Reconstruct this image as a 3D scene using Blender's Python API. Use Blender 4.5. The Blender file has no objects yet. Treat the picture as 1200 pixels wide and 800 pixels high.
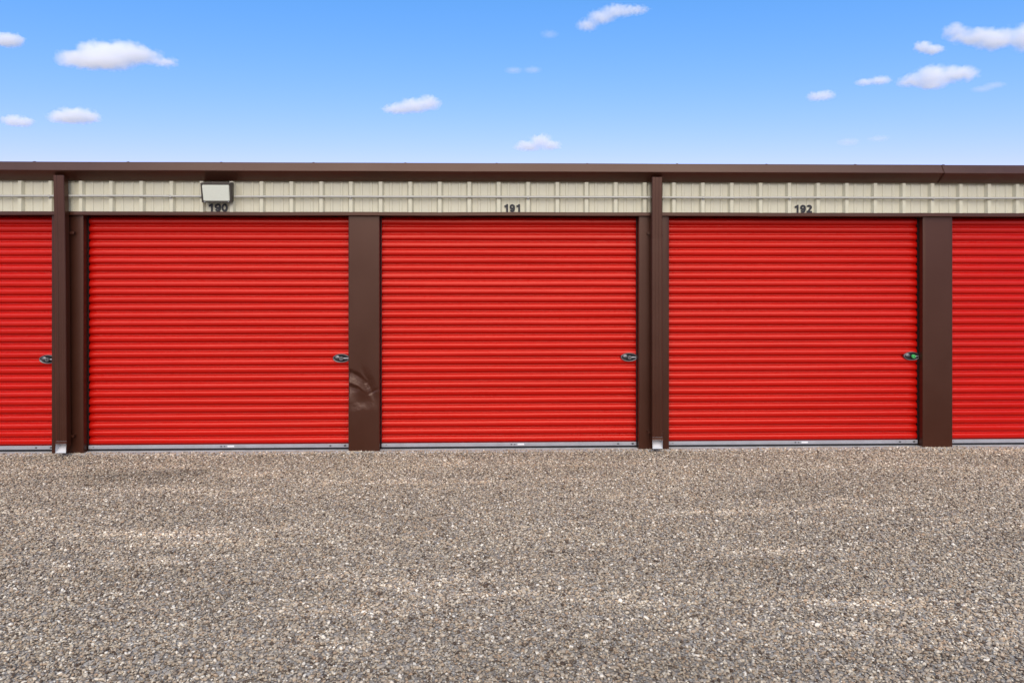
import bpy, bmesh, math, random
import numpy as np
from mathutils import Vector, Matrix, noise as mnoise

random.seed(7)
R = math.radians
sc = bpy.context.scene
col = sc.collection

# ------------------------------------------------------------------ camera
CX, CY, CZ, YAW, FPX, HOR = -1.7004, -7.4848, 1.9850, 0.02679, 835.0, 304.1
cam = bpy.data.cameras.new('camera')
cam.sensor_width = 36.0
cam.sensor_fit = 'HORIZONTAL'
cam.lens = FPX * 36.0 / 1200.0
cam.shift_y = -(400.0 - HOR) / 1200.0
cam.clip_start = 0.05
cam.clip_end = 60000.0
camo = bpy.data.objects.new('camera', cam)
camo.location = (CX, CY, CZ)
camo.rotation_euler = (R(90), 0, -YAW)
col.objects.link(camo)
sc.camera = camo

# ------------------------------------------------------------------ light
SUN_EL = 43.0
world = bpy.data.worlds.new('World')
sc.world = world
world.use_nodes = True
wn, wl = world.node_tree.nodes, world.node_tree.links
wn.clear()
sky = wn.new('ShaderNodeTexSky')
sky.sky_type = 'NISHITA'
sky.sun_disc = False
sky.sun_elevation = R(SUN_EL)
sky.sun_rotation = R(180)
sky.altitude = 300
sky.air_density = 1.0
sky.dust_density = 0.6
sky.ozone_density = 2.0
bg = wn.new('ShaderNodeBackground')
bg.inputs['Strength'].default_value = 0.088
wo = wn.new('ShaderNodeOutputWorld')
sep = wn.new('ShaderNodeSeparateColor')
com = wn.new('ShaderNodeCombineColor')
wl.new(sky.outputs[0], sep.inputs[0])
# one tone curve per channel over the whole sky: the photograph's deeper, cleaner blue
for i, (p, k) in enumerate(((1.6, 0.30), (0.77, 0.885), (0.75, 1.42))):
    pw_ = wn.new('ShaderNodeMath'); pw_.operation = 'POWER'; pw_.inputs[1].default_value = p
    ml_ = wn.new('ShaderNodeMath'); ml_.operation = 'MULTIPLY'; ml_.inputs[1].default_value = k
    wl.new(sep.outputs[i], pw_.inputs[0]); wl.new(pw_.outputs[0], ml_.inputs[0]); mi_ = wn.new('ShaderNodeMath'); mi_.operation = 'MINIMUM'; mi_.inputs[1].default_value = 6.0; wl.new(ml_.outputs[0], mi_.inputs[0]); wl.new(mi_.outputs[0], com.inputs[i])
wl.new(com.outputs[0], bg.inputs['Color'])
wl.new(bg.outputs[0], wo.inputs['Surface'])

sun = bpy.data.lights.new('sun', 'SUN')
sun.energy = 1.5
sun.angle = R(70)
sun.color = (1.0, 0.93, 0.79)
suno = bpy.data.objects.new('sun', sun)
suno.rotation_euler = (R(90 - SUN_EL), 0, 0)
suno.location = (0, -20, 20)
col.objects.link(suno)

vs = sc.view_settings
vs.view_transform = 'Standard'
vs.look = 'None'
vs.exposure = 1.3
vs.gamma = 1.0
vs.use_curve_mapping = False
cy = sc.cycles
cy.use_denoising = True
cy.max_bounces = 12
cy.diffuse_bounces = 5
cy.glossy_bounces = 4
cy.volume_bounces = 10
cy.transparent_max_bounces = 16

# ------------------------------------------------------------------ helpers
def tag(o, label=None, cat=None, group=None, kind=None):
    if label: o['label'] = label
    if cat: o['category'] = cat
    if group: o['group'] = group
    if kind: o['kind'] = kind
    return o

def empty(name, parent=None, loc=(0, 0, 0)):
    o = bpy.data.objects.new(name, None)
    o.empty_display_size = 0.1
    o.location = loc
    o.parent = parent
    col.objects.link(o)
    return o

def obj(name, me, m=None, parent=None, loc=(0, 0, 0), smooth=False):
    if m is not None and not me.materials:
        me.materials.append(m)
    if smooth:
        me.polygons.foreach_set('use_smooth', [True] * len(me.polygons))
    o = bpy.data.objects.new(name, me)
    o.location = loc
    o.parent = parent
    col.objects.link(o)
    return o

def mesh(name, v, f):
    me = bpy.data.meshes.new(name)
    me.from_pydata([tuple(p) for p in v], [], f)
    me.update()
    return me

def bm_mesh(name, bm):
    bmesh.ops.recalc_face_normals(bm, faces=bm.faces)
    me = bpy.data.meshes.new(name)
    bm.to_mesh(me)
    bm.free()
    return me

def box_bm(x0, x1, y0, y1, z0, z1, bev=0.0, seg=2, bm=None):
    b = bmesh.new()
    bmesh.ops.create_cube(b, size=1)
    bmesh.ops.scale(b, vec=(x1 - x0, y1 - y0, z1 - z0), verts=b.verts)
    bmesh.ops.translate(b, vec=((x0 + x1) / 2, (y0 + y1) / 2, (z0 + z1) / 2), verts=b.verts)
    if bev:
        bmesh.ops.bevel(b, geom=b.edges[:], offset=bev, segments=seg, affect='EDGES', profile=0.6)
    if bm is None:
        return b
    t = bpy.data.meshes.new('t'); b.to_mesh(t); b.free(); bm.from_mesh(t); bpy.data.meshes.remove(t)
    return bm

def box(name, x0, x1, y0, y1, z0, z1, m, parent=None, bev=0.0):
    return obj(name, bm_mesh(name, box_bm(x0, x1, y0, y1, z0, z1, bev)), m, parent)

def cyl_bm(c, r, h, axis='Y', n=20, r2=None, bev=0.0):
    b = bmesh.new()
    bmesh.ops.create_cone(b, cap_ends=True, segments=n, radius1=r, radius2=r if r2 is None else r2, depth=h)
    if bev:
        es = [e for e in b.edges if abs(e.verts[0].co.z - e.verts[1].co.z) < 1e-6]
        bmesh.ops.bevel(b, geom=es, offset=bev, segments=2, affect='EDGES')
    if axis == 'Y':
        bmesh.ops.rotate(b, matrix=Matrix.Rotation(R(90), 3, 'X'), verts=b.verts)
    elif axis == 'X':
        bmesh.ops.rotate(b, matrix=Matrix.Rotation(R(90), 3, 'Y'), verts=b.verts)
    bmesh.ops.translate(b, vec=c, verts=b.verts)
    return b

def extrude_profile(pts, xs, dy=None, dz=None):
    """sheet: profile points (y, z) swept along the list xs, with a gentle out-of-true wobble"""
    v, f = [], []
    n = len(pts)
    for x in xs:
        for (y, z) in pts:
            v.append((x, y + (dy(x, z) if dy else 0), z + (dz(x, z) if dz else 0)))
    for i in range(len(xs) - 1):
        for j in range(n - 1):
            a = i * n + j
            f.append((a, a + 1, a + n + 1, a + n))
    return v, f

# ------------------------------------------------------------------ materials
def new_mat(name):
    m = bpy.data.materials.new(name)
    m.use_nodes = True
    nt = m.node_tree
    return m, nt, nt.nodes, nt.links, nt.nodes['Principled BSDF']

def paint(name, base, rough, var=0.12, scale=3.0, spec=0.5, grime=0.0, bump=0.0, stretch=(1, 1, 1), metal=0.0, tint=None):
    m, nt, N, L, P = new_mat(name)
    tc = N.new('ShaderNodeNewGeometry')
    mp = N.new('ShaderNodeMapping')
    mp.inputs['Scale'].default_value = stretch
    L.new(tc.outputs['Position'], mp.inputs['Vector'])
    n1 = N.new('ShaderNodeTexNoise')
    n1.inputs['Scale'].default_value = scale
    n1.inputs['Detail'].default_value = 6
    n1.inputs['Roughness'].default_value = 0.6
    L.new(mp.outputs[0], n1.inputs['Vector'])
    mx = N.new('ShaderNodeMix'); mx.data_type = 'RGBA'
    lo = [c * (1 - var) for c in base] + [1]
    hi = [min(1, c * (1 + var)) for c in base] + [1]
    mx.inputs[6].default_value = lo
    mx.inputs[7].default_value = hi
    L.new(n1.outputs['Fac'], mx.inputs['Factor'])
    out = mx.outputs[2]
    if grime:
        n2 = N.new('ShaderNodeTexNoise')
        n2.inputs['Scale'].default_value = 14
        n2.inputs['Detail'].default_value = 8
        n2.inputs['Roughness'].default_value = 0.75
        L.new(tc.outputs['Position'], n2.inputs['Vector'])
        rp = N.new('ShaderNodeValToRGB')
        rp.color_ramp.elements[0].position = 0.55
        rp.color_ramp.elements[1].position = 0.8
        rp.color_ramp.elements[1].color = (grime, grime, grime, 1)
        L.new(n2.outputs['Fac'], rp.inputs['Fac'])
        m2 = N.new('ShaderNodeMix'); m2.data_type = 'RGBA'
        m2.inputs[7].default_value = (0.22, 0.19, 0.16, 1)
        L.new(rp.outputs['Color'], m2.inputs['Factor'])
        L.new(out, m2.inputs[6])
        out = m2.outputs[2]
    L.new(out, P.inputs['Base Color'])
    rr = N.new('ShaderNodeMapRange')
    rr.inputs['To Min'].default_value = max(0.03, rough - 0.07)
    rr.inputs['To Max'].default_value = rough + 0.1
    L.new(n1.outputs['Fac'], rr.inputs['Value'])
    L.new(rr.outputs[0], P.inputs['Roughness'])
    P.inputs['Specular IOR Level'].default_value = spec
    P.inputs['Metallic'].default_value = metal
    if tint: P.inputs['Specular Tint'].default_value = (*tint, 1)
    if bump:
        n3 = N.new('ShaderNodeTexNoise')
        n3.inputs['Scale'].default_value = 9
        n3.inputs['Detail'].default_value = 3
        L.new(mp.outputs[0], n3.inputs['Vector'])
        bp = N.new('ShaderNodeBump')
        bp.inputs['Strength'].default_value = 1.0
        bp.inputs['Distance'].default_value = bump
        L.new(n3.outputs['Fac'], bp.inputs['Height'])
        L.new(bp.outputs[0], P.inputs['Normal'])
    return m

M_RED = paint('red_paint', (0.465, 0.0050, 0.0020), 0.22, 0.12, 1.4, 0.62, 0.012, 0.0004, (0.4, 1, 3), tint=(1.0, 0.44, 0.34))
M_BROWN = paint('brown_paint', (0.042, 0.0120, 0.0056), 0.31, 0.16, 2.5, 0.62, 0.03, 0.0005, tint=(1.0, 0.76, 0.60))
M_TAN = paint('tan_paint', (0.54, 0.515, 0.365), 0.42, 0.06, 3.0, 0.4, 0.12, 0.0003, (3, 3, 0.6))
M_GALV = paint('galvanised_steel', (0.42, 0.43, 0.43), 0.45, 0.15, 20, 0.5, 0.1, 0, metal=0.6)
M_ALU = paint('aluminium', (0.36, 0.365, 0.37), 0.48, 0.25, 12, 0.5, 0.6, 0.0002, (0.6, 1, 1), metal=0.35)
M_COND = paint('dull_conduit', (0.40, 0.39, 0.33), 0.45, 0.12, 12, 0.4, 0.1, 0, metal=0.1)
M_RUB = paint('black_rubber', (0.012, 0.012, 0.014), 0.7, 0.2, 20, 0.3)
M_BLACK = paint('black_vinyl', (0.016, 0.016, 0.017), 0.5, 0.15, 20, 0.4)
M_WHITE = paint('white_inside', (0.60, 0.60, 0.58), 0.5, 0.05, 9, 0.4, 0.1)
M_STAIN = paint('stainless_steel', (0.19, 0.186, 0.18), 0.38, 0.1, 30, 0.5, 0, metal=0.85)
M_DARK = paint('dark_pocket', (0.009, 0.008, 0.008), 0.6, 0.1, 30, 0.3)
M_GREEN = paint('green_plastic', (0.06, 0.42, 0.10), 0.4, 0.08, 30, 0.5)
M_BRONZE = paint('bronze_housing', (0.060, 0.050, 0.038), 0.5, 0.2, 14, 0.4, 0.15)
M_ROOF = paint('roof_steel', (0.40, 0.39, 0.36), 0.4, 0.1, 2, 0.5, 0.1)
M_STICK = paint('white_sticker', (0.75, 0.74, 0.70), 0.5, 0.05, 30, 0.4, 0.3)

def lens_mat():
    m, nt, N, L, P = new_mat('frosted_glass')
    P.inputs['Base Color'].default_value = (0.78, 0.79, 0.71, 1)
    P.inputs['Roughness'].default_value = 0.22
    P.inputs['Transmission Weight'].default_value = 0.15
    P.inputs['Subsurface Weight'].default_value = 0.0
    g = N.new('ShaderNodeTexNoise'); g.inputs['Scale'].default_value = 14
    rp = N.new('ShaderNodeValToRGB')
    rp.color_ramp.elements[0].color = (0.66, 0.68, 0.54, 1)
    rp.color_ramp.elements[1].color = (0.74, 0.76, 0.62, 1)
    L.new(g.outputs['Fac'], rp.inputs['Fac'])
    L.new(rp.outputs['Color'], P.inputs['Base Color'])
    return m
M_LENS = lens_mat()

def patch_nodes(N, L, vec):
    """broad stains and dusty drifts in the yard, shared by pebbles and ground"""
    n = N.new('ShaderNodeTexNoise')
    n.inputs['Scale'].default_value = 0.9
    n.inputs['Detail'].default_value = 5
    n.inputs['Roughness'].default_value = 0.62
    mp = N.new('ShaderNodeMapping')
    mp.inputs['Scale'].default_value = (0.55, 1.5, 1)
    mp.inputs['Location'].default_value = (3.1, 0.7, 0)
    L.new(vec, mp.inputs['Vector'])
    L.new(mp.outputs[0], n.inputs['Vector'])
    rp = N.new('ShaderNodeValToRGB')
    e = rp.color_ramp.elements
    e[0].position = 0.30; e[0].color = (0.84, 0.82, 0.79, 1)
    e[1].position = 0.72; e[1].color = (1.10, 1.09, 1.06, 1)
    k = e.new(0.48); k.color = (0.97, 0.96, 0.95, 1)
    L.new(n.outputs['Fac'], rp.inputs['Fac'])
    # one old damp stain in front of door 190
    sx = N.new('ShaderNodeVectorMath'); sx.operation = 'SUBTRACT'
    sx.inputs[1].default_value = (-5.0, -0.72, 0)
    L.new(vec, sx.inputs[0])
    n2 = N.new('ShaderNodeTexNoise'); n2.inputs['Scale'].default_value = 3.5; n2.inputs['Detail'].default_value = 4
    L.new(vec, n2.inputs['Vector'])
    ms = N.new('ShaderNodeVectorMath'); ms.operation = 'MULTIPLY'; ms.inputs[1].default_value = (0.95, 2.6, 0)
    L.new(sx.outputs[0], ms.inputs[0])
    ln = N.new('ShaderNodeVectorMath'); ln.operation = 'LENGTH'
    L.new(ms.outputs[0], ln.inputs[0])
    ad = N.new('ShaderNodeMath'); ad.operation = 'MULTIPLY_ADD'; ad.inputs[1].default_value = 1.6
    L.new(n2.outputs['Fac'], ad.inputs[0]); L.new(ln.outputs['Value'], ad.inputs[2])
    mr = N.new('ShaderNodeMapRange')
    mr.inputs['From Min'].default_value = 0.9; mr.inputs['From Max'].default_value = 1.7
    mr.inputs['To Min'].default_value = 0.60; mr.inputs['To Max'].default_value = 1.0
    L.new(ad.outputs[0], mr.inputs['Value'])
    mm = N.new('ShaderNodeVectorMath'); mm.operation = 'SCALE'
    L.new(rp.outputs['Color'], mm.inputs[0]); L.new(mr.outputs[0], mm.inputs['Scale'])
    # pale worn streaks along the drive, where the fines have come up
    n4 = N.new('ShaderNodeTexNoise'); n4.inputs['Scale'].default_value = 1.0; n4.inputs['Detail'].default_value = 6; n4.inputs['Roughness'].default_value = 0.65
    m4 = N.new('ShaderNodeMapping'); m4.inputs['Scale'].default_value = (0.42, 2.6, 1); m4.inputs['Location'].default_value = (7.3, 1.9, 0)
    L.new(vec, m4.inputs['Vector']); L.new(m4.outputs[0], n4.inputs['Vector'])
    r4 = N.new('ShaderNodeMapRange')
    r4.inputs['From Min'].default_value = 0.54; r4.inputs['From Max'].default_value = 0.68
    r4.inputs['To Min'].default_value = 0.0; r4.inputs['To Max'].default_value = 0.85
    L.new(n4.outputs['Fac'], r4.inputs['Value'])
    m5 = N.new('ShaderNodeVectorMath'); m5.operation = 'MULTIPLY_ADD'
    cb = N.new('ShaderNodeCombineXYZ')
    for q in range(3): L.new(r4.outputs[0], cb.inputs[q])
    m5.inputs[1].default_value = (0.56, 0.545, 0.52)
    L.new(cb.outputs[0], m5.inputs[0]); L.new(mm.outputs[0], m5.inputs[2])
    return m5.outputs[0]

def pebble_mat():
    m, nt, N, L, P = new_mat('pebble_stone')
    oi = N.new('ShaderNodeObjectInfo')
    rp = N.new('ShaderNodeValToRGB')
    cr = rp.color_ramp
    cr.interpolation = 'LINEAR'
    stops = [(0.0, (0.077, 0.051, 0.033)), (0.10, (0.164, 0.121, 0.080)), (0.20, (0.278, 0.231, 0.172)),
             (0.32, (0.355, 0.264, 0.168)), (0.45, (0.422, 0.353, 0.256)), (0.57, (0.307, 0.270, 0.221)),
             (0.67, (0.470, 0.385, 0.259)), (0.77, (0.365, 0.249, 0.152)), (0.86, (0.518, 0.436, 0.313)),
             (0.94, (0.633, 0.550, 0.412)), (1.0, (0.787, 0.715, 0.576))]
    while len(cr.elements) < len(stops):
        cr.elements.new(0.5)
    for e, (p, c) in zip(cr.elements, stops):
        e.position = p; e.color = (*c, 1)
    L.new(oi.outputs['Random'], rp.inputs['Fac'])
    g = N.new('ShaderNodeNewGeometry')
    pa = patch_nodes(N, L, g.outputs['Position'])
    n = N.new('ShaderNodeTexNoise'); n.inputs['Scale'].default_value = 130; n.inputs['Detail'].default_value = 3
    L.new(g.outputs['Position'], n.inputs['Vector'])
    mr = N.new('ShaderNodeMapRange'); mr.inputs['To Min'].default_value = 0.72; mr.inputs['To Max'].default_value = 1.28
    L.new(n.outputs['Fac'], mr.inputs['Value'])
    a = N.new('ShaderNodeVectorMath'); a.operation = 'MULTIPLY'
    L.new(rp.outputs['Color'], a.inputs[0]); L.new(pa, a.inputs[1])
    b = N.new('ShaderNodeVectorMath'); b.operation = 'SCALE'
    L.new(a.outputs[0], b.inputs[0]); L.new(mr.outputs[0], b.inputs['Scale'])
    L.new(b.outputs[0], P.inputs['Base Color'])
    P.inputs['Roughness'].default_value = 0.75
    P.inputs['Specular IOR Level'].default_value = 0.25
    return m

def ground_mat():
    m, nt, N, L, P = new_mat('gravel_bed')
    g = N.new('ShaderNodeNewGeometry')
    v = N.new('ShaderNodeTexVoronoi'); v.inputs['Scale'].default_value = 75
    L.new(g.outputs['Position'], v.inputs['Vector'])
    sp = N.new('ShaderNodeSeparateColor'); L.new(v.outputs['Color'], sp.inputs[0])
    rp = N.new('ShaderNodeValToRGB')
    cr = rp.color_ramp
    stops = [(0.0, (0.15, 0.118, 0.090)), (0.3, (0.28, 0.24, 0.195)), (0.6, (0.37, 0.325, 0.265)), (0.85, (0.45, 0.40, 0.325)), (1.0, (0.56, 0.51, 0.43))]
    while len(cr.elements) < len(stops):
        cr.elements.new(0.5)
    for e, (p, c) in zip(cr.elements, stops):
        e.position = p; e.color = (*c, 1)
    L.new(sp.outputs[0], rp.inputs['Fac'])
    pa = patch_nodes(N, L, g.outputs['Position'])
    a = N.new('ShaderNodeVectorMath'); a.operation = 'MULTIPLY'
    L.new(rp.outputs['Color'], a.inputs[0]); L.new(pa, a.inputs[1])
    L.new(a.outputs[0], P.inputs['Base Color'])
    P.inputs['Roughness'].default_value = 0.9
    P.inputs['Specular IOR Level'].default_value = 0.2
    bp = N.new('ShaderNodeBump'); bp.inputs['Distance'].default_value = 0.006
    bp.invert = True
    L.new(v.outputs['Distance'], bp.inputs['Height'])
    L.new(bp.outputs[0], P.inputs['Normal'])
    return m

def concrete_mat():
    m, nt, N, L, P = new_mat('concrete')
    g = N.new('ShaderNodeNewGeometry')
    n = N.new('ShaderNodeTexNoise'); n.inputs['Scale'].default_value = 7; n.inputs['Detail'].default_value = 9; n.inputs['Roughness'].default_value = 0.7
    L.new(g.outputs['Position'], n.inputs['Vector'])
    rp = N.new('ShaderNodeValToRGB')
    rp.color_ramp.elements[0].position = 0.3; rp.color_ramp.elements[0].color = (0.26, 0.245, 0.22, 1)
    rp.color_ramp.elements[1].position = 0.62; rp.color_ramp.elements[1].color = (0.44, 0.43, 0.40, 1)
    L.new(n.outputs['Fac'], rp.inputs['Fac'])
    L.new(rp.outputs['Color'], P.inputs['Base Color'])
    P.inputs['Roughness'].default_value = 0.85
    n2 = N.new('ShaderNodeTexNoise'); n2.inputs['Scale'].default_value = 160
    L.new(g.outputs['Position'], n2.inputs['Vector'])
    bp = N.new('ShaderNodeBump'); bp.inputs['Distance'].default_value = 0.002
    L.new(n2.outputs['Fac'], bp.inputs['Height']); L.new(bp.outputs[0], P.inputs['Normal'])
    return m

M_PEB, M_GRND, M_CONC = pebble_mat(), ground_mat(), concrete_mat()

# ------------------------------------------------------------------ ground
BAY = 3.048
def gz(x, y):
    """gentle out-of-level of the yard, flat next to the slab"""
    f = min(1.0, max(0.0, (-0.3 - y) / 1.2))
    far = 1.0 if abs(x) < 25 and y > -25 else 0.0
    return -0.034 + far * f * (0.012 * mnoise.noise(Vector((x * 0.6, y * 0.8, 0))) + 0.006 * mnoise.noise(Vector((x * 2.1, y * 2.3, 4))))

def axis(lo, hi, step, far):
    a = list(np.arange(lo, hi + 1e-6, step))
    ext = [1, 3, 8, 20, 60, 200, 700, 2500, far]
    return [lo - e for e in reversed(ext)] + a + [hi + e for e in ext]
gx = axis(-10, 8, 0.15, 9000)
gy = axis(-9, 1.5, 0.15, 9000)
gv = [(x, y, gz(x, y)) for y in gy for x in gx]
nx = len(gx)
gf = [(j * nx + i, j * nx + i + 1, (j + 1) * nx + i + 1, (j + 1) * nx + i) for j in range(len(gy) - 1) for i in range(nx - 1)]
tag(obj('ground', mesh('ground', gv, gf), M_GRND, smooth=True), 'grey brown gravel yard in front of the storage units', kind='structure')

# concrete slab lip under the doors, ragged where gravel laps on to it
def slab():
    v, f = [], []
    xs = np.arange(-9.6, 6.6001, 0.05)
    for x in xs:
        e = -0.045 + 0.018 * mnoise.noise(Vector((x * 1.3, 0, 2))) + 0.012 * mnoise.noise(Vector((x * 7, 0, 5)))
        v += [(x, 6.3, -0.016), (x, e, -0.016), (x, e - 0.012, -0.022), (x, e - 0.014, -0.12)]
    for i in range(len(xs) - 1):
        for j in range(3):
            a = i * 4 + j
            f.append((a, a + 4, a + 5, a + 1))
    me = mesh('slab', v, f)
    return obj('concrete_slab', me, M_CONC)
tag(slab(), 'thin pale concrete slab lip along the foot of the doors', kind='structure')

# ------------------------------------------------------------------ gravel (uncountable loose stones)
def gravel():
    v, f = [], []
    xs = np.arange(-8.6, 5.61, 0.1)
    rows = 52
    for x in xs:
        e = 0.004 + 0.05 * mnoise.noise(Vector((x * 0.9, 0, 11))) + 0.03 * mnoise.noise(Vector((x * 5.1, 0, 7)))
        for j in range(rows):
            y = e + (-5.3 - e) * j / (rows - 1)
            z = gz(x, y) + 0.006 + 0.014 * min(1.0, max(0.0, (y + 0.16) / 0.12))
            v.append((x, y, z))
    for i in range(len(xs) - 1):
        for j in range(rows - 1):
            a = i * rows + j
            f.append((a, a + 1, a + rows + 1, a + rows))
    me = mesh('gravel', v, f)
    me.materials.append(M_PEB)
    o = obj('gravel', me)
    ng = bpy.data.node_groups.new('scatter_stones', 'GeometryNodeTree')
    ng.interface.new_socket('Geometry', in_out='INPUT', socket_type='NodeSocketGeometry')
    ng.interface.new_socket('Geometry', in_out='OUTPUT', socket_type='NodeSocketGeometry')
    N, L = ng.nodes, ng.links
    gi, go = N.new('NodeGroupInput'), N.new('NodeGroupOutput')
    dp = N.new('GeometryNodeDistributePointsOnFaces')
    dp.inputs['Density'].default_value = 5600
    dp.inputs['Seed'].default_value = 3
    L.new(gi.outputs[0], dp.inputs['Mesh'])
    jn = N.new('GeometryNodeGeometryToInstance')
    for k in range(7):
        ico = N.new('GeometryNodeMeshIcoSphere')
        ico.inputs['Radius'].default_value = 1.0
        ico.inputs['Subdivisions'].default_value = 2
        nz = N.new('ShaderNodeTexNoise'); nz.noise_dimensions = '4D'
        nz.inputs['W'].default_value = 3.7 * k + 0.5
        nz.inputs['Scale'].default_value = 0.85
        nz.inputs['Detail'].default_value = 1.0
        sb = N.new('ShaderNodeVectorMath'); sb.operation = 'SUBTRACT'; sb.inputs[1].default_value = (0.5, 0.5, 0.5)
        L.new(nz.outputs['Color'], sb.inputs[0])
        scl = N.new('ShaderNodeVectorMath'); scl.operation = 'SCALE'; scl.inputs['Scale'].default_value = 1.7
        L.new(sb.outputs[0], scl.inputs[0])
        sp = N.new('GeometryNodeSetPosition')
        L.new(ico.outputs['Mesh'], sp.inputs['Geometry']); L.new(scl.outputs[0], sp.inputs['Offset'])
        tr = N.new('GeometryNodeTransform')
        tr.inputs['Scale'].default_value = (1.0, random.uniform(0.65, 0.95), random.uniform(0.45, 0.7))
        L.new(sp.outputs[0], tr.inputs['Geometry'])
        sm = N.new('GeometryNodeSetShadeSmooth'); sm.inputs['Shade Smooth'].default_value = (k % 2 == 0)
        L.new(tr.outputs[0], sm.inputs['Geometry'])
        mt = N.new('GeometryNodeSetMaterial'); mt.inputs['Material'].default_value = M_PEB
        L.new(sm.outputs[0], mt.inputs['Geometry'])
        L.new(mt.outputs[0], jn.inputs[0])
    ip = N.new('GeometryNodeInstanceOnPoints')
    ip.inputs['Pick Instance'].default_value = True
    L.new(dp.outputs['Points'], ip.inputs['Points'])
    L.new(jn.outputs[0], ip.inputs['Instance'])
    ri = N.new('FunctionNodeRandomValue'); ri.data_type = 'INT'
    ri.inputs[4].default_value = 0; ri.inputs[5].default_value = 6; ri.inputs['Seed'].default_value = 5
    L.new(ri.outputs[2], ip.inputs['Instance Index'])
    rr = N.new('FunctionNodeRandomValue'); rr.data_type = 'FLOAT_VECTOR'
    rr.inputs[0].default_value = (-0.5, -0.5, 0); rr.inputs[1].default_value = (0.5, 0.5, 6.283); rr.inputs['Seed'].default_value = 9
    e2r = N.new('FunctionNodeEulerToRotation')
    L.new(rr.outputs[0], e2r.inputs[0]); L.new(e2r.outputs[0], ip.inputs['Rotation'])
    rs = N.new('FunctionNodeRandomValue'); rs.data_type = 'FLOAT'
    rs.inputs[2].default_value = 0.0; rs.inputs[3].default_value = 1.0; rs.inputs['Seed'].default_value = 13
    pw = N.new('ShaderNodeMath'); pw.operation = 'POWER'; pw.inputs[1].default_value = 3.0
    L.new(rs.outputs[1], pw.inputs[0])
    mr = N.new('ShaderNodeMath'); mr.operation = 'MULTIPLY_ADD'; mr.inputs[1].default_value = 0.0080; mr.inputs[2].default_value = 0.0052
    big = N.new('FunctionNodeRandomValue'); big.data_type = 'FLOAT'
    big.inputs[2].default_value = 0.0; big.inputs[3].default_value = 1.0; big.inputs['Seed'].default_value = 31
    gt = N.new('ShaderNodeMath'); gt.operation = 'GREATER_THAN'; gt.inputs[1].default_value = 0.9965
    L.new(big.outputs[1], gt.inputs[0])
    pa_ = N.new('ShaderNodeMath'); pa_.operation = 'ADD'
    L.new(pw.outputs[0], pa_.inputs[0]); L.new(gt.outputs[0], pa_.inputs[1])
    L.new(pa_.outputs[0], mr.inputs[0])
    L.new(mr.outputs[0], ip.inputs['Scale'])
    L.new(ip.outputs[0], go.inputs[0])
    md = o.modifiers.new('scatter_stones', 'NODES')
    md.node_group = ng
    return o
tag(gravel(), 'loose grey, tan and white gravel covering the yard', 'gravel', kind='stuff')

# ------------------------------------------------------------------ storage building
bld = empty('storage_building')
tag(bld, 'long low storage building with red roll-up doors and brown metal trim', 'building')
X0, X1 = -3 * BAY - 0.162, 2 * BAY + 0.162
Z_TRIM0, Z_TRIM1 = 2.442, 2.479
Z_EAVE = 2.981

# hidden body: side, rear walls and roof
def part(name, me, m, parent=bld, smooth=False):
    return obj(name, me, m, parent, smooth=smooth)

for x in (X0 - 0.02, X1 - 0.02):
    box('side_wall', x, x + 0.04, 0.16, 6.2, -0.03, 2.95, M_TAN, bld)
box('rear_wall', X0, X1, 6.2, 6.24, -0.03, 2.95, M_TAN, bld)
box('ceiling', X0, X1, 0.24, 6.2, 2.80, 2.82, M_TAN, bld)
# roof: two slopes of ribbed sheets
def roof_panel(xa, sgn):
    n = 3
    w = 0.94
    prof = []
    for k in range(n):
        b = xa + w * k / n
        prof += [(b, 0), (b + 0.012, 0.03), (b + 0.035, 0.03), (b + 0.047, 0)]
    prof.append((xa + w, 0))
    v, f = [], []
    ye = -0.05 if sgn < 0 else 6.3
    for (x, h) in prof:
        v += [(x, ye, 2.945 + h), (x, 3.1, 2.945 + 0.26 + h)]
    for i in range(len(prof) - 1):
        f.append((2 * i, 2 * i + 2, 2 * i + 3, 2 * i + 1))
    return mesh('roof_panel', v, f)
xa = X0 - 0.1
while xa < X1:
    for s in (-1, 1):
        part('roof_panel', roof_panel(xa, s), M_ROOF)
    xa += 0.94

# header wall of ribbed sheets (three ribs to a sheet)
RP = 0.3075
RX0 = -1.640
def wall_panel(k0):
    xs = []
    for k in (k0, k0 + 1, k0 + 2):
        b = RX0 + k * RP
        xs += [(b - 0.036, 0.0), (b - 0.0355, 0.0), (b - 0.017, -0.034), (b + 0.017, -0.034), (b + 0.0355, 0.0)]
        for c in (0.103, 0.206):
            xs += [(b + c - 0.017, 0.0), (b + c - 0.010, -0.007), (b + c + 0.010, -0.007), (b + c + 0.017, 0.0)]
    xs.append((RX0 + (k0 + 3) * RP - 0.0345, 0.0))
    v, f = [], []
    zs = [2.455, 2.55, 2.65, 2.75, 2.95]
    for (x, y) in xs:
        for z in zs:
            v.append((x, y + 0.0012 * mnoise.noise(Vector((x * 6, z * 4, 1))), z))
    n = len(zs)
    for i in range(len(xs) - 1):
        for j in range(n - 1):
            a = i * n + j
            f.append((a, a + n, a + n + 1, a + 1))
    return mesh('wall_panel', v, f)
k = -25
while RX0 + k * RP < X1 - 0.3:
    part('wall_panel', wall_panel(k), M_TAN)
    k += 3

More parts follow.
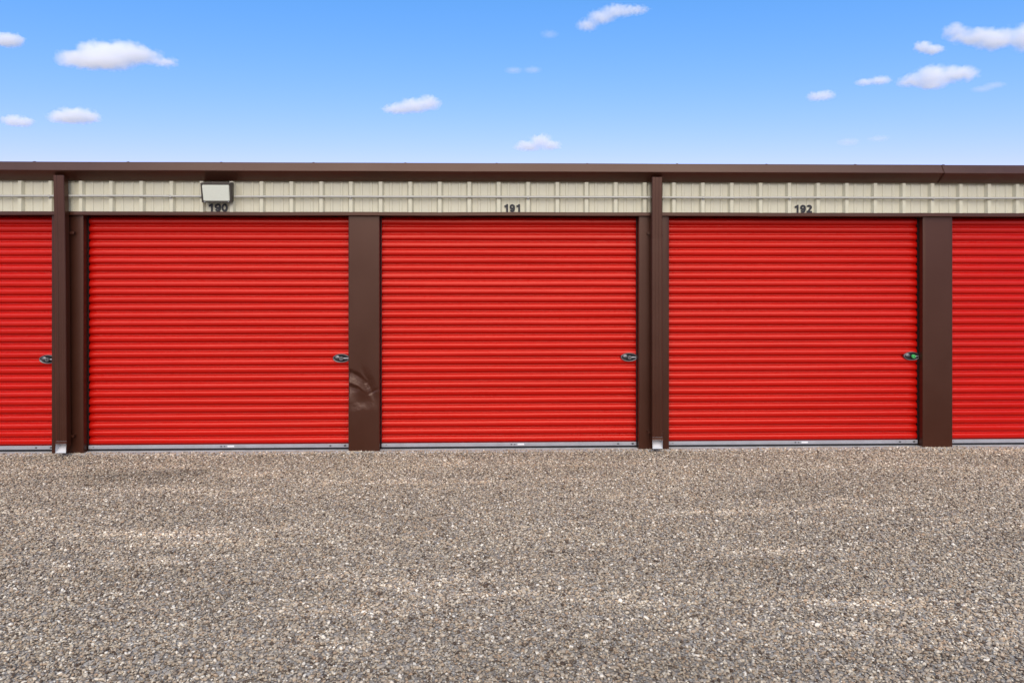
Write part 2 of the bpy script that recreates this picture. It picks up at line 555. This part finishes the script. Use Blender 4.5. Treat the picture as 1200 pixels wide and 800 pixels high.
# header trim along the door heads, in lapped lengths
TRIM = [X0, -5.225, -2.072, 1.091, 4.254, X1]
for i in range(len(TRIM) - 1):
    a, b = TRIM[i], TRIM[i + 1] + 0.03
    o = 0.0025 * (i % 2)
    pr = [(-0.006, Z_TRIM1 + 0.003), (-0.040 - o, Z_TRIM1 - o), (-0.041 - o, Z_TRIM0 + 0.004), (-0.038 - o, Z_TRIM0 - o), (0.05, Z_TRIM0 - 0.002 - o), (0.05, Z_TRIM0 + 0.10)]
    xs = np.linspace(a, b, 40)
    v, f = extrude_profile(pr, xs, dz=lambda x, z: 0.0025 * mnoise.noise(Vector((x * 1.1, 3, 0))))
    part('header_trim', mesh('header_trim', v, f), M_BROWN)

# screws in the header wall below the conduit
def screw_mesh():
    return bm_mesh('screw', cyl_bm((0, -0.003, 0), 0.006, 0.006, 'Y', 8, 0.004))
SCREW = screw_mesh(); SCREW.materials.append(M_TAN)

# columns
def dent(x, z):
    """knocked-in buckle low on the left edge of one column; x from its left edge, z above ground"""
    def g(cx, cz, sx, sz, a, rot=0.0):
        dx, dz = x - cx, z - cz
        c, s = math.cos(rot), math.sin(rot)
        u, w = dx * c + dz * s, -dx * s + dz * c
        return a * math.exp(-(u / sx) ** 2 - (w / sz) ** 2)
    jag = 0.012 * mnoise.noise(Vector((x * 22, z * 16, 4))) + 0.005 * mnoise.noise(Vector((x * 60, z * 50, 8)))
    def fold(q, up, dn):
        # a pit with a sharp crease at its bottom
        q += jag
        t_ = max(0.0, 1 - q / up) if q > 0 else max(0.0, 1 + q / dn)
        return 0.45 * t_ + 0.55 * t_ * t_ * (3 - 2 * t_)
    def soft(x_, w):
        return math.exp(-(x_ / w) ** 2)
    d = 0.0
    d += 0.66 * 0.038 * fold(z + 3.2 * x * x - 0.805, 0.040, 0.150) * soft(x, 0.150)
    d += 0.66 * 0.040 * fold(z + 2.0 * x * x + 0.15 * x - 0.665, 0.034, 0.170) * soft(x, 0.110)
    d += 0.66 * 0.013 * fold(z - 0.10 * x - 0.485 + 0.9 * (x - 0.14) ** 2, 0.110, 0.085) * soft(x - 0.12, 0.13)
    # upright fold down the right of the crumple
    lx = x - (0.150 + 0.35 * (0.86 - z))
    d += 0.66 * 0.020 * fold(lx, 0.080, 0.040) * soft(z - 0.67, 0.13)
    d += 0.66 * 0.007 * fold(z - 0.5 * (x - 0.25) - 0.60, 0.03, 0.02) * soft(x - 0.26, 0.05)
    return d

def column(k):
    cx = k * BAY
    hw = 0.162
    ztop = Z_TRIM0 + 0.03
    dented = (k == -1)
    prof = [(-hw, 0.15), (-hw, 0.10), (-hw, 0.05), (-hw, 0.008), (-hw + 0.002, 0.002), (-hw + 0.008, 0.0)]
    nf = 64 if dented else 10
    prof += [(-hw + 0.008 + (2 * hw - 0.016) * i / nf, 0.0) for i in range(1, nf)]
    prof += [(hw - 0.008, 0.0), (hw - 0.002, 0.002), (hw, 0.008), (hw, 0.05), (hw, 0.10), (hw, 0.15)]
    if dented:
        zs = list(np.linspace(-0.017, 0.36, 6)) + list(np.linspace(0.37, 0.95, 120)) + list(np.linspace(1.0, ztop, 16))
    else:
        zs = list(np.linspace(-0.017, ztop, 22))
    v, f = [], []
    n = len(prof)
    for z in zs:
        for (x, y) in prof:
            w = 0.0
            if abs(x) < hw - 0.004:
                w = 0.0022 * mnoise.noise(Vector((x * 4 + k * 9, z * 1.6, 3)))
            dd = dent(x + hw, z) if dented else 0.0
            if y > 0.01:
                dd *= max(0, 1 - y / 0.1)
            v.append((cx + x + (0.12 * dd if (dented and x < -hw + 0.01) else 0), y + w + dd, z))
    for i in range(len(zs) - 1):
        for j in range(n - 1):
            a = i * n + j
            f.append((a, a + 1, a + n + 1, a + n))
    return mesh('column', v, f)
for k in range(-3, 3):
    c = part('column', column(k), M_BROWN, smooth=True)
    if k == -1:
        c['label'] = 'plain brown column with a crumpled dent low down'

# gutter in two lengths with a lap joint, straps over the lip
GX = [(-9.4, 3.027, 0.0), (3.017, 6.4, 0.009)]
STRAPS = [-9.19 + 0.941 * i for i in range(17)]
for i, (a, b, o) in enumerate(GX):
    s = -0.003 if i else 0.0
    pr = [(-0.02, Z_EAVE - 0.02 + s), (-0.092 - o, Z_EAVE - 0.012 + s), (-0.100 - o, Z_EAVE - 0.002 + s), (-0.106 - o, Z_EAVE + s), (-0.110 - o, Z_EAVE - 0.004 + s),
          (-0.157 - o, 2.894 + s), (-0.157 - o, 2.888 + s), (-0.150 - o, 2.882 + s), (-0.045 - o, 2.800 + s), (-0.036 - o, 2.795 + s), (-0.036 - o, 2.87 + s)]
    xs = np.linspace(a, b, 60 if i == 0 else 20)
    v, f = extrude_profile(pr, xs, dz=lambda x, z: 0.0022 * mnoise.noise(Vector((x * 0.6, 8, 0))), dy=lambda x, z: 0.002 * mnoise.noise(Vector((x * 0.9, z * 3, 1))))
    gut = part('gutter', mesh('gutter', v, f), M_BROWN)
    for x in STRAPS:
        if a < x < b:
            bm = box_bm(x - 0.011, x + 0.011, -0.111, -0.02, Z_EAVE - 0.004, Z_EAVE + 0.002, 0.0008, 1)
            box_bm(x - 0.006, x + 0.006, -0.100, -0.088, Z_EAVE + 0.001, Z_EAVE + 0.005, 0.001, 1, bm)
            obj('gutter_strap', bm_mesh('gutter_strap', bm), M_BROWN, gut)

# downspouts
def spout(cx, lean, z_out=0.02):
    yf, yb = -0.118, -0.042
    hw = 0.054
    b = bmesh.new()
    zs = [2.84, 2.2, 1.4, 0.7, 0.125]
    rings = []
    for z in zs:
        dx = lean * (z / 2.8)
        fy = -0.020 * max(0, (z - 2.0) / 0.8)
        r = []
        for (x, y) in [(-hw, yb), (-hw, yf + .006), (-hw + .006, yf), (-hw * .35, yf), (-hw * .3, yf + .003), (hw * .3, yf + .003), (hw * .35, yf), (hw - .006, yf), (hw, yf + .006), (hw, yb)]:
            r.append(b.verts.new((cx + x + dx, y + fy, z)))
        rings.append(r)
    for r0, r1 in zip(rings, rings[1:]):
        for i in range(len(r0)):
            j = (i + 1) % len(r0)
            b.faces.new((r0[i], r0[j], r1[j], r1[i]))
    sp = part('downspout', bm_mesh('downspout', b), M_BROWN)
    # kick-out scoop at the foot: open to the front, white inside
    def scoop(g_):
        bb = bmesh.new()
        w = hw + 0.002 - g_
        pts = [(yb - 0.001 - g_, 0.135), (yb - 0.001 - g_, 0.085 + g_), (yf + 0.024, 0.034 + g_), (yf - 0.010, 0.020 + g_)]
        front = [(yf - 0.003 + g_, 0.140), (yf - 0.004 + g_, 0.128), (yf - 0.005 + g_, 0.118), (yf - 0.007 + g_, 0.112)]
        rows = [[bb.verts.new((cx + sx * w, y, z)) for (y, z) in pts] for sx in (-1, 1)]
        fr = [[bb.verts.new((cx + sx * w, y, z)) for (y, z) in front] for sx in (-1, 1)]
        for i in range(3):
            bb.faces.new((rows[0][i], rows[0][i + 1], rows[1][i + 1], rows[1][i]))
            bb.faces.new((fr[0][i], fr[0][i + 1], fr[1][i + 1], fr[1][i]))
            for q in (0, 1):
                bb.faces.new((rows[q][i], rows[q][i + 1], fr[q][i + 1], fr[q][i]))
        return bb
    obj('elbow', bm_mesh('elbow', scoop(0.0)), M_BROWN, sp)
    obj('elbow_lining', bm_mesh('elbow_lining', scoop(0.003)), M_WHITE, sp)
    for z in (0.16, 2.25):
        bm = box_bm(cx - 0.085, cx + 0.085, -0.0445, -0.0405, z, z + 0.022, 0)
        box_bm(cx - 0.080, cx - 0.062, -0.0405, 0.004, z, z + 0.022, 0, 2, bm)
        box_bm(cx + 0.062, cx + 0.080, -0.0405, 0.004, z, z + 0.022, 0, 2, bm)
        obj('strap', bm_mesh('strap', bm), M_BROWN, sp)
    return sp
for k, lean, dx in ((-2, -0.016, 0.006), (0, -0.006, 0.010)):
    s_ = spout(k * BAY + dx, lean)

# doors
DB = 0.0825
D_Y = 0.088
def curtain_profile():
    return [(0.0, 27.0), (0.05, 26.6), (0.09, 24.5), (0.125, 20.0), (0.16, 14.5), (0.205, 9.2), (0.26, 5.4), (0.32, 2.8), (0.39, 1.1), (0.45, 0.4), (0.51, 0.5),
            (0.57, 0.1), (0.63, 0.3), (0.69, 1.2), (0.75, 3.2), (0.80, 6.6), (0.84, 11.5), (0.875, 17.5), (0.91, 23.2), (0.95, 26.4), (1.0, 27.0)]
PROF = curtain_profile()

def door(k):
    """door in the bay between columns k and k+1"""
    xa, xb = k * BAY + 0.162, (k + 1) * BAY - 0.162
    xa += 0.004; xb -= 0.004
    d = empty('roll_up_door', bld, ((xa + xb) / 2, D_Y, 0))
    xc = (xa + xb) / 2
    xs = np.linspace(xa - xc, xb - xc, 30)
    zb = 0.038
    def sag(x, z):
        u = x / 1.4
        s = 0.004 * (1 - u * u) * mnoise.noise(Vector((x * 0.5 + k * 11, z * 1.1, 2)))
        return s + 0.0030 * mnoise.noise(Vector((x * 1.3 + k * 5, z * 7.5, 6)))
    def lift(x, z):
        return 0.0016 * mnoise.noise(Vector((x * 0.7 + k * 7, z * 9, 3)))
    nsl = 29
    for i in range(nsl):
        zt = zb + (i + 1) * DB
        v, f = [], []
        n = len(PROF)
        tilt = random.uniform(-0.0022, 0.0022)
        for x in xs:
            for (t, dep) in PROF:
                z = zt - t * DB
                e = math.sin(math.pi * t)
                v.append((x, dep * 0.001 + sag(x, z) + tilt * e * (0.5 - t) * 2, z + lift(x, z)))
        for a_ in range(len(xs) - 1):
            for j in range(n - 1):
                a = a_ * n + j
                f.append((a, a + 1, a + n + 1, a + n))
        obj('slat', mesh('slat', v, f), M_RED, d, smooth=True)
    L0, L1 = xa - xc, xb - xc
    # bottom bar with a rubber seal under it
    zz = 0.006
    bb = obj('bottom_bar', bm_mesh('bottom_bar', box_bm(L0 + 0.004, L1 - 0.004, -0.012, 0.012, zz, zb + 0.004, 0.003)), M_ALU, d)
    obj('rubber_seal', bm_mesh('rubber_seal', box_bm(L0 + 0.006, L1 - 0.006, -0.006, 0.010, zz - 0.0215, zz, 0.002)), M_RUB, d)
    for (px, w) in ((L0 + 0.055, 0.008), (0.02, 0.014), (0.055, 0.012), (L1 - 0.20, 0.018), (L1 - 0.045, 0.022)):
        bm = cyl_bm((px, -0.0145, zz + 0.020), w * 0.55, 0.006, 'Y', 10, bev=0.001)
        bmesh.ops.scale(bm, vec=(1.2, 1, 0.55), verts=bm.verts, space=Matrix.Translation((-px, 0, -(zz + 0.020))))
        obj('bolt', bm_mesh('bolt', bm), M_DARK, d)
    if k in (-2, -1, 0):
        obj('sticker', bm_mesh('sticker', box_bm(0.085, 0.155, -0.0135, -0.0115, zz + 0.012, zz + 0.028)), M_STICK, d)
    # side guides just inside the jambs, coloured near-black to paint in the jamb shade
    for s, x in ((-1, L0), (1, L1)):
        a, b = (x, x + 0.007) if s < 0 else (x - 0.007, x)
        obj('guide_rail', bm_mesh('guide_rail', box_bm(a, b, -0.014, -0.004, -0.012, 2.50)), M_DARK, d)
    # oval latch plate
    lx = {-3: -6.345, -2: -3.300, -1: -0.247, 0: 2.815, 1: 5.87}[k] - xc
    lz = 0.945
    latch(d, lx, lz)
    return d, xc + lx, lz

def latch(d, lx, lz):
    hw, hh = 0.090, 0.046
    n = 40
    b = bmesh.new()
    ring = lambda s, y: [b.verts.new((lx + hw * s * math.cos(2 * math.pi * i / n) * (1 - 0.0), y, lz + hh * (s if s > .9 else s * 0.97) * math.sin(2 * math.pi * i / n))) for i in range(n)]
    rs = [ring(1.0, 0.010), ring(1.0, -0.006), ring(0.97, -0.013), ring(0.92, -0.015), ring(0.87, -0.013), ring(0.83, -0.006), ring(0.78, -0.003)]
    for r0, r1 in zip(rs, rs[1:]):
        for i in range(n):
            j = (i + 1) % n
            b.faces.new((r0[i], r0[j], r1[j], r1[i]))
    obj('latch_bezel', bm_mesh('latch_bezel', b), M_STAIN, d, smooth=True)
    b = bmesh.new()
    vs_ = [b.verts.new((lx + hw * 0.79 * math.cos(2 * math.pi * i / n), -0.0045, lz + hh * 0.79 * math.sin(2 * math.pi * i / n))) for i in range(n)]
    b.faces.new(vs_)
    obj('latch_pocket', bm_mesh('latch_pocket', b), M_DARK, d)
    # left grip cup, shiny, and the slide bolt running to the jamb
    b = bmesh.new()
    bmesh.ops.create_uvsphere(b, u_segments=20, v_segments=12, radius=1)
    bmesh.ops.scale(b, vec=(0.027, 0.008, 0.020), verts=b.verts)
    bmesh.ops.translate(b, vec=(lx - 0.042, -0.006, lz + 0.007), verts=b.verts)
    obj('latch_grip', bm_mesh('latch_grip', b), M_STAIN, d, smooth=True)
    obj('slide_bolt', bm_mesh('slide_bolt', box_bm(lx + 0.020, lx + 0.118, -0.014, -0.006, lz - 0.006, lz + 0.006, 0.002)), M_GALV, d)

LOCKS = []
for k in range(-3, 2):
    d, x, z = door(k)
    LOCKS.append((k, x, z))

# unit numbers: stuck-on black digits
def digit(ch, w, h, t):
    """stroked digit as quads in x (0..w), z (0..h)"""
    def arc(cx, cz, rx, rz, a0, a1, n=28):
        return [(cx + rx * math.cos(R(a0 + (a1 - a0) * i / n)), cz + rz * math.sin(R(a0 + (a1 - a0) * i / n))) for i in range(n + 1)]
    t2 = t / 2
    if ch == '0':
        st = [arc(w / 2, h / 2, w / 2 - t2, h / 2 - t2, 90, 450, 40)]
    elif ch == '1':
        st = [[(w * 0.66, 0), (w * 0.66, h)], [(w * 0.66, h - t2 * 1.1), (w * 0.42, h * 0.77), (w * 0.16, h * 0.70)]]
    elif ch == '9':
        cz = h * 0.665
        st = [arc(w / 2, cz, w / 2 - t2, h - cz - t2, 0, 360, 36), arc(w / 2, h * 0.5, w / 2 - t2, h * 0.5 - t2, 25, -150, 30)]
    else:
        top = arc(w / 2, h * 0.70, w / 2 - t2, h * 0.30 - t2, 170, -35, 26)
        st = [top + [(w * 0.42, h * 0.27), (t2 * 1.2, t2 * 1.1)], [(0.0, t2), (w, t2)]]
    v, f = [], []
    for s in st:
        b0 = len(v)
        for i, p in enumerate(s):
            a = s[max(0, i - 1)]; c = s[min(len(s) - 1, i + 1)]
            dx, dz = c[0] - a[0], c[1] - a[1]
            l = math.hypot(dx, dz) or 1
            nx_, nz_ = -dz / l * t2, dx / l * t2
            v += [(p[0] + nx_, 0.0, p[1] + nz_), (p[0] - nx_, 0.0, p[1] - nz_), (p[0] + nx_, 0.002, p[1] + nz_), (p[0] - nx_, 0.002, p[1] - nz_)]
        m = len(s)
        for i in range(m - 1):
            a = b0 + 4 * i
            f += [(a, a + 1, a + 5, a + 4), (a, a + 4, a + 6, a + 2), (a + 1, a + 3, a + 7, a + 5)]
        # keep crossing strokes off each other's plane
        for q in range(b0, len(v)):
            v[q] = (v[q][0], v[q][1] - (0.0006 if b0 else 0.0), v[q][2])
    return mesh('digit', v, f)

NUMS = {'190': (-4.657, -4.447), '191': (-1.588, -1.400), '192': (1.492, 1.692)}
for s, (a, b) in NUMS.items():
    u = empty('unit_number', bld, (a, -0.011, 2.480))
    step = (b - a) / 3.0
    for i, ch in enumerate(s):
        obj('digit', digit(ch, step * 0.90, 0.085, 0.0200), M_BLACK, u, (i * step, 0, 0))

# ------------------------------------------------------------------ wall light
def wall_light():
    t = empty('wall_light', None, (-4.532, 0, 2.570))
    tag(t, 'dark bronze wall light with a pale frosted glass, above number 190', 'light')
    hw = 0.152
    top, bot = 0.200, 0.0
    # side profile: deep at the top, shallow at the bottom
    P = [(-0.034, bot + 0.012), (-0.088, bot), (-0.126, top - 0.016), (-0.126, top), (-0.034, top + 0.012)]
    b = bmesh.new()
    L_ = [b.verts.new((-hw, y, z)) for y, z in P]
    Rr = [b.verts.new((hw, y, z)) for y, z in P]
    n = len(P)
    b.faces.new(L_); b.faces.new(Rr[::-1])
    for i in range(n):
        j = (i + 1) % n
        b.faces.new((L_[i], Rr[i], Rr[j], L_[j]))
    bmesh.ops.bevel(b, geom=b.edges[:], offset=0.006, segments=2, affect='EDGES')
    obj('housing', bm_mesh('housing', b), M_BRONZE, t)
    # sloping front: frame and glass share its tilt
    p0, p1 = Vector((0, -0.088, bot)), Vector((0, -0.126, top - 0.016))
    up = (p1 - p0); hgt = up.length; up.normalize()
    nrm = Vector((0, -up.z, up.y))
    def slab_on(x0, x1, a, b_, d0, d1, taper=0.0, bev=0.004):
        bm = bmesh.new()
        vv = []
        for d in (d0, d1):
            for (x, s) in ((x0 + taper, a), (x1 - taper, a), (x1, b_), (x0, b_)):
                vv.append(bm.verts.new(p0 + up * s + nrm * d + Vector((x, 0, 0))))
        for q in ((0, 1, 2, 3), (4, 5, 6, 7), (0, 1, 5, 4), (1, 2, 6, 5), (2, 3, 7, 6), (3, 0, 4, 7)):
            bm.faces.new([vv[i] for i in q])
        bmesh.ops.recalc_face_normals(bm, faces=bm.faces)
        if bev:
            bmesh.ops.bevel(bm, geom=bm.edges[:], offset=bev, segments=2, affect='EDGES')
        return bm
    for (x0, x1, a, b_) in ((-hw, hw, 0.0, 0.016), (-hw, hw, hgt - 0.006, hgt + 0.012), (-hw, -hw + 0.014, 0.0165, hgt - 0.0065), (hw - 0.014, hw, 0.0165, hgt - 0.0065)):
        obj('frame', bm_mesh('frame', slab_on(x0, x1, a, b_, -0.004, 0.010, bev=0.002)), M_BRONZE, t)
    obj('glass', bm_mesh('glass', slab_on(-hw + 0.015, hw - 0.015, 0.017, hgt - 0.007, 0.001, 0.013, 0.004, 0.005)), M_LENS, t)
    for x in (-0.12, 0.12):
        q = p0 + up * 0.008 + nrm * 0.011
        obj('screw', bm_mesh('screw', cyl_bm((x, q.y, q.z), 0.004, 0.004, 'Y', 8)), M_GALV, t)
    return t
wall_light()

# ------------------------------------------------------------------ conduit along the header
def conduit():
    t = empty('electrical_conduit', None, (-1.5, -0.045, 2.637))
    tag(t, 'thin grey conduit pipe running along the tan header wall', 'pipe')
    def tube(x0, x1):
        xs = np.linspace(x0, x1, max(2, int((x1 - x0) / 0.25)))
        v, f = [], []
        n = 10
        for x in xs:
            dz = 0.0035 * mnoise.noise(Vector((x * 0.8, 1, 9)))
            for i in range(n):
                a = 2 * math.pi * i / n
                v.append((x + 1.5, 0.013 * math.cos(a), 0.013 * math.sin(a) + dz))
        for i in range(len(xs) - 1):
            for j in range(n):
                a, b = i * n + j, i * n + (j + 1) % n
                f.append((a, b, b + n, a + n))
        return mesh('pipe', v, f)
    obj('pipe', tube(-9.2, -4.70), M_COND, t, smooth=True)
    obj('pipe', tube(-4.37, 6.2), M_COND, t, smooth=True)
    for x in (-7.2, -5.06, -2.0, 1.03, 3.1):
        obj('coupling', bm_mesh('coupling', cyl_bm((x + 1.5, 0, 0), 0.0145, 0.05, 'X', 12)), M_COND, t)
    for x in (RX0 - 15 * RP, RX0 - 11 * RP, RX0 - 5 * RP, RX0 + RP, RX0 + 7 * RP, RX0 + 10 * RP, RX0 + 15 * RP):
        bm = box_bm(x + 1.5 - 0.009, x + 1.5 + 0.009, -0.0135, 0.012, -0.0135, 0.0135, 0.002, 1)
        box_bm(x + 1.5 - 0.009, x + 1.5 + 0.009, 0.009, 0.012, -0.030, -0.0135, 0, 1, bm)
        obj('clip', bm_mesh('clip', bm), M_COND, t)
    return t
conduit()

# ------------------------------------------------------------------ locks held in the latches
def lock(x, z, m, label):
    t = empty('disc_lock', None, (x, D_Y - 0.008, z))
    tag(t, label, 'lock', 'locks in the door latches')
    obj('body', bm_mesh('body', cyl_bm((0, -0.010, 0), 0.021, 0.024, 'Y', 24, bev=0.004)), m, t)
    obj('face_ring', bm_mesh('face_ring', cyl_bm((0, -0.0225, 0), 0.014, 0.003, 'Y', 20, bev=0.001)), m, t)
    obj('keyhole', bm_mesh('keyhole', box_bm(-0.003, 0.003, -0.0255, -0.0235, -0.009, 0.008, 0.0008, 1)), M_DARK, t)
    return t
NAMES = {-3: 'steel disc lock half tucked behind the downspout column next to door 190',
         -2: 'steel disc lock in the latch right beside the dented brown column',
         -1: 'steel disc lock in the latch of the door under number 191',
         0: 'green disc lock in the latch of door 192'}
for k, x, z in LOCKS:
    if k in NAMES:
        lock(x + (0.012 if k == 0 else 0.002), z - 0.002, M_GREEN if k == 0 else M_STAIN, NAMES[k])

# ------------------------------------------------------------------ clouds: fair-weather puffs about a kilometre up
CL_ALT = 1000.0
def sky_point(u, v, alt=CL_ALT):
    x = (u - 600) / FPX; zz = (HOR - v) / FPX
    dist = alt / zz
    xr = x * dist
    return Vector((xr * math.cos(YAW) + dist * math.sin(YAW) + CX, -xr * math.sin(YAW) + dist * math.cos(YAW) + CY, alt + CZ)), dist

def cloud(blobs, label, dens=1.0, grain=1.0):
    """blobs: (u, v, half width, half height) of each puff as seen; built as puffs of real depth"""
    cu = sum(b[0] for b in blobs) / len(blobs); cv = sum(b[1] for b in blobs) / len(blobs)
    c0, dist = sky_point(cu, cv)
    s = dist / FPX * 1.0
    rx = Vector((math.cos(YAW), -math.sin(YAW), 0))
    ry = Vector((math.sin(YAW), math.cos(YAW), 0))
    el = []
    for (u, v, a, b) in blobs:
        p = rx * ((u - cu) * s) + Vector((0, 0, (cv - v) * s)) + ry * random.uniform(-0.3, 0.3) * a * s
        el.append((p, (a * s, max(a * 0.75, b) * s, b * s)))
    width = max(e[0].dot(rx) + e[1][0] for e in el) - min(e[0].dot(rx) - e[1][0] for e in el)
    hgt = max(e[1][2] for e in el)
    # mesh: union of the puffs, a little larger than the visible vapour
    bm = bmesh.new()
    for p, r in el:
        bb = bmesh.new()
        bmesh.ops.create_icosphere(bb, subdivisions=4, radius=1.0)
        bmesh.ops.scale(bb, vec=(r[0] * 1.22, r[1] * 1.22, r[2] * 1.25), verts=bb.verts)
        bmesh.ops.translate(bb, vec=p, verts=bb.verts)
        tmp = bpy.data.meshes.new('t'); bb.to_mesh(tmp); bb.free(); bm.from_mesh(tmp); bpy.data.meshes.remove(tmp)
    me = bpy.data.meshes.new('cloud'); bm.to_mesh(me); bm.free()
    o = obj('cloud', me, None, None, c0)
    rm = o.modifiers.new('union', 'REMESH'); rm.mode = 'VOXEL'; rm.voxel_size = max(width / 90, hgt / 8)
    m = bpy.data.materials.new('cloud_vapour'); m.use_nodes = True
    nt = m.node_tree; N, L = nt.nodes, nt.links
    N.clear()
    out = N.new('ShaderNodeOutputMaterial')
    pv = N.new('ShaderNodeVolumePrincipled')
    pv.inputs['Color'].default_value = (1, 1, 1, 1)
    pv.inputs['Anisotropy'].default_value = -0.15
    L.new(pv.outputs[0], out.inputs['Volume'])
    tc = N.new('ShaderNodeTexCoord')
    # ragged edges: noise pushes the coordinates about
    nz = N.new('ShaderNodeTexNoise'); nz.inputs['Scale'].default_value = 1.1 * grain / hgt
    nz.inputs['Detail'].default_value = 6; nz.inputs['Roughness'].default_value = 0.68
    L.new(tc.outputs['Object'], nz.inputs['Vector'])
    sb = N.new('ShaderNodeVectorMath'); sb.operation = 'SUBTRACT'; sb.inputs[1].default_value = (0.5, 0.5, 0.5)
    L.new(nz.outputs['Color'], sb.inputs[0])
    sc_ = N.new('ShaderNodeVectorMath'); sc_.operation = 'SCALE'; sc_.inputs['Scale'].default_value = hgt * 2.2
    L.new(sb.outputs[0], sc_.inputs[0])
    ad = N.new('ShaderNodeVectorMath'); ad.operation = 'ADD'
    L.new(tc.outputs['Object'], ad.inputs[0]); L.new(sc_.outputs[0], ad.inputs[1])
    prev = None
    for p, r in el:
        s1 = N.new('ShaderNodeVectorMath'); s1.operation = 'SUBTRACT'; s1.inputs[1].default_value = p
        L.new(ad.outputs[0], s1.inputs[0])
        d1 = N.new('ShaderNodeVectorMath'); d1.operation = 'DIVIDE'; d1.inputs[1].default_value = r
        L.new(s1.outputs[0], d1.inputs[0])
        l1 = N.new('ShaderNodeVectorMath'); l1.operation = 'LENGTH'
        L.new(d1.outputs[0], l1.inputs[0])
        if prev is None:
            prev = l1.outputs['Value']
        else:
            mn = N.new('ShaderNodeMath'); mn.operation = 'SMOOTH_MIN'; mn.inputs[2].default_value = 0.4
            L.new(prev, mn.inputs[0]); L.new(l1.outputs['Value'], mn.inputs[1])
            prev = mn.outputs[0]
    mr = N.new('ShaderNodeMapRange')
    mr.inputs['From Min'].default_value = 1.05; mr.inputs['From Max'].default_value = 0.2
    mr.inputs['To Min'].default_value = 0.0; mr.inputs['To Max'].default_value = dens * 1.7 / hgt
    L.new(prev, mr.inputs['Value'])
    L.new(mr.outputs[0], pv.inputs['Density'])
    me.materials.append(m)
    tag(o, label, 'cloud', 'small white clouds')
    return o

CLOUDS = [
    ([(84, 67, 22, 10), (112, 60, 26, 13), (140, 61, 32, 13), (165, 66, 26, 9), (196, 74, 16, 6), (120, 74, 40, 8)], 'broad white cloud high over door 190, the widest on its side of the sky', 1.0, 1.0),
    ([(4, 46, 20, 8), (16, 45, 12, 6)], 'small white cloud beside the broad one over door 190', 0.9, 1.0),
    ([(72, 137, 18, 7), (92, 136, 24, 9), (108, 138, 12, 6)], 'flat-bottomed white cloud below the broad one over door 190', 0.9, 1.0),
    ([(14, 141, 14, 7), (26, 142, 12, 6)], 'small white cloud beside the flat-bottomed cloud', 0.8, 1.0),
    ([(466, 127, 20, 5), (484, 123, 20, 8), (502, 120, 16, 9)], 'white cloud above the left end of door 191', 0.85, 1.0),
    ([(618, 171, 16, 6), (634, 166, 14, 9), (646, 170, 13, 6)], 'low white cloud just over the gutter above number 191', 0.9, 1.0),
    ([(688, 30, 14, 7), (704, 22, 18, 8), (722, 15, 20, 7), (742, 13, 20, 4)], 'wispy slanting cloud streak high over door 191', 0.5, 1.6),
    ([(1118, 38, 15, 9), (1142, 42, 26, 8), (1172, 43, 28, 12), (1200, 44, 22, 15)], 'long white cloud high over door 193, the largest at its end', 1.0, 1.0),
    ([(1083, 54, 11, 7), (1096, 57, 13, 6)], 'small white cloud beside the long cloud over door 193', 0.85, 1.0),
    ([(1072, 94, 18, 6), (1092, 89, 24, 12), (1120, 88, 24, 9), (1090, 100, 18, 5)], 'rounded white cloud below the long cloud over door 193', 0.95, 1.0),
    ([(1012, 97, 12, 4), (1030, 95, 14, 5)], 'thin pale cloud beside the rounded white cloud', 0.45, 1.5),
    ([(957, 113, 12, 6), (969, 111, 12, 6)], 'small pale cloud above the right half of door 192', 0.5, 1.3),
    ([(602, 82, 12, 4), (624, 82, 12, 4)], 'faint thin cloud wisp high over number 191', 0.09, 1.8),
    ([(644, 40, 12, 5)], 'faint tiny cloud puff beside the slanting streak', 0.08, 1.6),
    ([(995, 166, 15, 5), (1028, 163, 14, 4)], 'faint low cloud wisp over door 192', 0.09, 1.6),
    ([(1152, 104, 14, 4), (1168, 99, 14, 4)], 'faint cloud streak beside the rounded white cloud', 0.08, 1.8),
]
for c in CLOUDS:
    cloud(*c)
